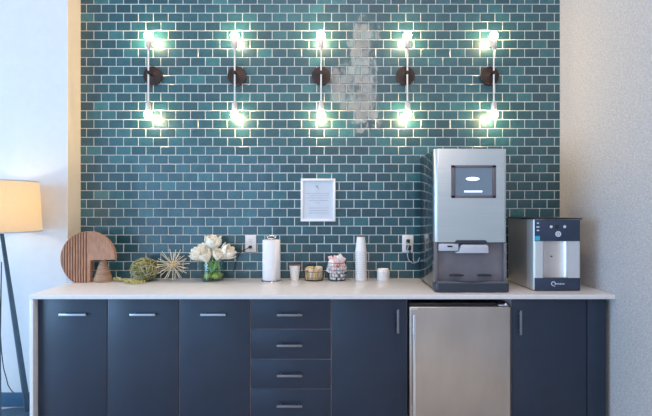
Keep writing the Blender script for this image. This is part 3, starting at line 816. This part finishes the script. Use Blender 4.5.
# ------------------------------------------------------------------ paper towel roll on holder
t = thing('towel_holder', (-.404, 3.200, TOP), 'steel paper towel holder with a looped finial', 'paper towel holder')
b = MB(); b.lathe([(0, 0), (.074, 0), (.075, .003), (.073, .008), (0, .010)], n=48); b.build('base', M['chrome'], t)
b = MB(); b.tube([(0, 0, .008), (0, 0, .315)], .005, 10); b.build('post', M['chrome'], t)
b = MB()
loop = [(.030 * math.cos(a) * (1 if True else 1), 0, .326 + .011 * math.sin(a)) for a in [2 * PI * k / 24 for k in range(24)]]
b.tube(loop, .0034, 8, closed=True); b.tube([(-.030, 0, .326), (-.034, 0, .332), (-.036, 0, .337)], .003, 6); b.tube([(.030, 0, .326), (.034, 0, .332), (.036, 0, .337)], .003, 6)
b.build('finial', M['chrome'], t)
t = thing('paper_towel_roll', (-.404, 3.200, TOP + .011), 'white paper towel roll on the steel holder', 'paper towel')
b = MB(); b.lathe([(.020, 0), (.064, 0), (.0655, .003), (.0662, .14), (.0655, .292), (.064, .295), (.020, .295), (.020, 0)], n=56); b.build('roll', M['paperw'], t)
b = MB(); b.lathe([(.0205, .001), (.0188, .001), (.0188, .296), (.0205, .296)], n=32); b.build('cardboard_core', M['snack2'], t)
b = MB(); b.grid(lambda u, v: ((.0668) * math.cos(R(-60 + 45 * u)), .0668 * math.sin(R(-60 + 45 * u)) - (.002 * u ** 3), .004 + .288 * v), 8, 2); o = b.build('loose_sheet', M['paperw'], t); o.modifiers.new('t', 'SOLIDIFY').thickness = .0006

# ------------------------------------------------------------------ single cup
def cup_profile(rb, rt, h, tk=.0015):
    return [(0, .004), (rb - .004, .004), (rb - .003, 0), (rb, 0), (rt, h - .003), (rt + .002, h - .001), (rt + .001, h + .001), (rt - tk, h), (rb - tk, .006), (0, .006)]
t = thing('paper_cup', (wx(294.8, 3.27), 3.265, TOP), 'single white paper cup with a brown top standing beside the paper towels', 'cup')
b = MB(); b.lathe(cup_profile(.030, .0425, .112), n=40); b.build('cup_body', M['cup'], t)
b = MB(); b.lathe([(0, .1125), (.040, .1125), (.041, .117), (.0436, .117), (.0446, .1145), (.0446, .1105), (.0434, .1105), (.0434, .1120), (0, .1120)], n=40); b.build('lid', M['brown'], t)  # thin brown cap stands in for the dark shadow above the rim

# ------------------------------------------------------------------ tall stack of upturned cups
SX, SY = wx(361.0, 3.25), 3.25
NC = 17; pitch = .0133
first = None
for i in range(NC):
    if first is None:
        first = thing('stacked_cup', (SX, SY, TOP), '', 'cup', 'upturned paper cups in the tall stack')
        b = MB(); H = .112
        b.lathe([(r, H - z) for r, z in [(0, .004), (.027, .004), (.028, 0), (.030, 0), (.0418, H - .005)]] + [(.0405, .005), (.0285, H - .005), (0, H - .006)], n=40)
        b.build('cup_body', M['cup'], first)
        b = MB(); b.tube([(.0425 * math.cos(2 * PI * k / 40), .0425 * math.sin(2 * PI * k / 40), .003) for k in range(40)], .0026, 6, closed=True); b.build('rim', M['cuprim'], first)
        cur = first
    else: cur = dup(first, (SX + rs.uniform(-.0012, .0012), SY, TOP + pitch * i))
    if i == 0: cur['label'] = 'lowest white paper cup of the tall stack, rim down on the worktop'
    elif i < NC - 1: cur['label'] = 'white paper cup nested in the tall upturned stack, only its rim showing'
top = cur; top['label'] = 'topmost white paper cup of the tall stack, brown underside up'
b = MB(); b.lathe([(0, .1125), (.0285, .1125), (.0290, .1165), (.027, .118), (0, .118)], n=32); b.build('cup_bottom', M['brown'], top)

# ------------------------------------------------------------------ stack of lids
KX, KY = wx(383.2, 3.262), 3.262
first = None; NL = 7
for i in range(NL):
    if first is None:
        first = thing('cup_lid', (KX, KY, TOP), 'white cup lid in the low stack right of the tall cups', 'cup lid', 'white cup lids in the low stack')
        b = MB(); b.lathe([(.0455, 0), (.047, .001), (.047, .006), (.0455, .0075), (.043, .0085), (.0425, .020), (.040, .0225), (.036, .021), (.035, .0165), (0, .0165), (0, .015), (.036, .015), (.0375, .019), (.0405, .0185), (.041, .007), (.0440, .005), (.0455, 0)], n=40)
        b.build('lid', M['cup'], first); cur = first
    else: cur = dup(first, (KX + rs.uniform(-.001, .001), KY, TOP + .0102 * i))
cur['label'] = 'topmost white cup lid of the low stack beside the tall cups'

# ------------------------------------------------------------------ wire baskets with snacks and sachets
def basket(x, y, rb, rt, h, label, nv, rings, name='wire_basket'):
    t = thing(name, (x, y, TOP), label, 'basket')
    b = MB()
    def rad(z): return rb + (rt - rb) * z / h
    for k in range(rings + 1):
        z = .003 + (h - .003) * k / rings; r = rad(z)
        b.tube([(r * math.cos(2 * PI * q / 36), r * math.sin(2 * PI * q / 36), z) for q in range(36)], .0020 if k in (0, rings) else .0009, 6, closed=True)
    b.build('hoops', M['wire'], t)
    b = MB()
    for q in range(nv):
        a = 2 * PI * q / nv; b.tube([(rb * math.cos(a), rb * math.sin(a), .003), (rt * math.cos(a), rt * math.sin(a), h)], .0009, 5)
    b.build('uprights', M['wire'], t)
    b = MB()
    for q in range(-5, 6):
        xx = q * rb / 5.5; l = math.sqrt(rb * rb - xx * xx); b.tube([(xx, -l, .003), (xx, l, .003)], .0013, 5)
    b.build('floor_wires', M['wire'], t)
    return t
B1X, B1Y = wx(314, 3.255), 3.252
basket(B1X, B1Y,   .068, .080, .070, 'low round dark wire basket of wrapped snack bars', 22, 3)
def packet(name, loc, w, h, d, m, label, cat, group, rot, m2=None):
    t = thing(name, loc, label, cat, group); t.rotation_euler = rot
    def pf(sgn):
        def f(u, v):
            x = (u - .5) * w; z = (v - .5) * h
            return (x, sgn * d / 2 * (math.sin(PI * u) ** .5) * (math.sin(PI * min(1, max(0, (v - .08) / .84))) ** .5 if .08 < v < .92 else 0.0) , z)
        return f
    b = MB(); b.grid(pf(1), 6, 10); b.grid(pf(-1), 6, 10); bmesh.ops.remove_doubles(b.bm, verts=b.bm.verts, dist=.0002)
    b.build('wrapper', m, t, smooth=60)
    for s in (-1, 1):
        b = MB(); b.box(-w / 2, w / 2, -.0008, .0008, s * h / 2 - (.005 if s > 0 else 0), s * h / 2 + (.005 if s < 0 else 0))
        b.build('crimped_end', m2 or m, t)
    return t
# snack bars: upright rows fanned in the basket
k = 0
pos = [(-.046, -.030), (-.020, -.046), (.012, -.047), (.042, -.032), (-.050, .002), (-.018, -.014), (.016, -.012), (.048, .004), (-.034, .030), (.0, .024), (.034, .034)]
for i, (x, y) in enumerate(pos):
    m, nm = ((M['snack'], 'tan'), (M['snack2'], 'cream'), (M['snack'], 'tan'), (M['snack3'], 'brown'))[i % 4] if i not in (3, 7) else (M['snack2'], 'cream')
    packet('snack_bar', (B1X + x, B1Y + y, TOP + .050), .036, .082, .017, m, nm + ' wrapped snack bar standing in the low wire basket', 'snack', 'snack bars in the low wire basket', (R(rs.uniform(-10, 10)), R(rs.uniform(-7, 7)), R(rs.uniform(-18, 18))), M['snack2'])
for i, (x, y, z, rx, ry) in enumerate([(-.032, -.030, .088, 70, 90), (-.028, -.005, .097, 84, 84), (.034, -.028, .088, 74, 96), (.030, .0, .097, 86, 92)]):
    packet('snack_bar', (B1X + x, B1Y + y, TOP + z), .034, .068, .018, M['snack'] if i < 2 else M['snack2'], ('tan' if i < 2 else 'cream') + ' wrapped snack bar lying on top of the pile in the low basket, ' + ('left side' if i < 2 else 'right side'), 'snack', 'snack bars in the low wire basket', (R(rx), 0, R(ry)), M['snack3'])

B2X, B2Y = wx(336.8, 3.25), 3.25
basket(B2X, B2Y, .062, .075, .135, 'taller round dark wire basket heaped with white and pink packets', 20, 5)
# creamer tubs low in the basket
def creamer():
    t = thing('creamer_tub', (0, 0, 0), 'small white creamer tub low in the taller wire basket', 'creamer', 'creamer tubs in the taller wire basket')
    b = MB(); b.lathe([(0, 0), (.0095, 0), (.0105, .002), (.0135, .017), (.0165, .018), (.0165, .0195), (0, .0195)], n=20); b.build('tub', M['white'], t)
    b = MB(); b.lathe([(0, .0196), (.0155, .0196), (.0155, .0205), (0, .0205)], n=20); b.build('foil_lid', M['lightp'], t); return t
c0 = creamer(); first = True
for lay in range(4):
    for q in range(10):
        a = 2 * PI * q / 10 + lay * .35; r = .047 + .003 * lay
        p = (B2X + r * math.cos(a), B2Y + r * math.sin(a), TOP + .008 + lay * .024)
        if first: cur = c0; cur.location = p; first = False
        else: cur = dup(c0, p)
        cur.rotation_euler = (R(90 + rs.uniform(-25, 25)), R(rs.uniform(-25, 25)), a + PI / 2) if False else (R(rs.uniform(-28, 28)), R(rs.uniform(-28, 28)), a)
pk = [(-.055, -.014, .084, 'w'), (.022, -.052, .082, 'w'), (-.030, -.048, .080, 'p'), (.052, -.022, .086, 'w'), (.0, -.050, .128, 'p'), (-.040, -.030, .134, 'w'), (.044, -.026, .150, 'p'), (-.044, -.002, .158, 'p'), (.030, -.022, .172, 'w'), (-.045, -.030, .100, 'w'), (-.020, -.046, .104, 'p'), (.010, -.048, .108, 'r'), (.040, -.034, .102, 'p'), (-.050, .002, .112, 'w'), (-.026, -.018, .128, 'p'), (.006, -.022, .138, 'p'), (.036, -.014, .136, 'w'), (-.030, .020, .140, 'w'), (.004, .012, .150, 'p'), (.032, .018, .152, 'w'), (.020, -.005, .166, 'w'), (-.012, .004, .158, 'p'), (.052, .004, .108, 'w')]
for x, y, z, c in pk:
    m, nm = {'w': (M['cup'], 'white'), 'p': (M['pink'], 'pink'), 'r': (M['redp'], 'red')}[c]
    packet('sweetener_packet', (B2X + x, B2Y + y, TOP + z), .034, .050, .009, m, {'white': 'white sachet in the heap on the taller wire basket', 'pink': 'pink sachet in the heap on the taller wire basket', 'red': 'single red sachet at the front of the taller wire basket'}[nm], 'sachet', 'sachets heaped in the taller basket', (R(rs.uniform(-35, 15)), R(rs.uniform(-35, 35)), R(rs.uniform(-40, 40))), M['cup'])

# ------------------------------------------------------------------ lights
def area(name, loc, rot, sx, sy, col, power):
    l = bpy.data.lights.new(name, 'AREA'); l.shape = 'RECTANGLE'; l.size = sx; l.size_y = sy; l.color = col; l.energy = power
    o = bpy.data.objects.new(name, l); C.objects.link(o); o.location = loc; o.rotation_euler = rot; return o
# daylight through the low windows (the lights fill the openings)
area('rear_window_daylight', (-3.1, BACKY - .15, 1.52), (R(90), 0, 0), 3.6, 2.7, (.33, .63, 1.0), 130)
area('left_window_daylight', (FARL - .15, .1, 1.55), (R(90), 0, R(-90)), 4.0, 2.5, (.35, .64, 1.0), 640)
area('tile_patch_light', (.925, BACKY - .15, 4.85), (R(90), 0, 0), .65, 2.7, (1.0, .78, .66), 150)  # added warm lights in the upper openings, for the patch mirrored in the tiles
area('tile_patch_light', (.375, BACKY - .15, 4.55), (R(90), 0, 0), .45, 1.2, (1.0, .78, .66), 36)
# warm ceiling panels of the lobby
area('ceiling_light', (-.6, 1.0, CEIL - .02), (0, 0, 0), 3.4, 2.0, (1.0, .80, .69), 230)
area('ceiling_light', (-.6, -2.2, CEIL - .02), (0, 0, 0), 3.4, 2.0, (1.0, .82, .72), 120)

w = bpy.data.worlds.new('sky'); sc.world = w; w.use_nodes = True
bg = w.node_tree.nodes['Background']; bg.inputs['Color'].default_value = (.60, .76, 1.0, 1); bg.inputs['Strength'].default_value = 1.6

# ------------------------------------------------------------------ camera
cam = bpy.data.cameras.new('camera'); cam.sensor_width = 36; cam.lens = 36 * F / 652; cam.clip_start = .05
co = bpy.data.objects.new('camera', cam); C.objects.link(co); co.location = (0, 0, EYE); co.rotation_euler = (R(90), 0, 0)
sc.camera = co
sc.view_settings.view_transform = 'Standard'; sc.view_settings.look = 'None'; sc.view_settings.gamma = 1; sc.view_settings.use_curve_mapping = False
sc.view_settings.exposure = -1.08
sc.cycles.use_denoising = True
sc.cycles.max_bounces = 8
sc.cycles.caustics_reflective = False; sc.cycles.caustics_refractive = False
sc.cycles.sample_clamp_indirect = 8
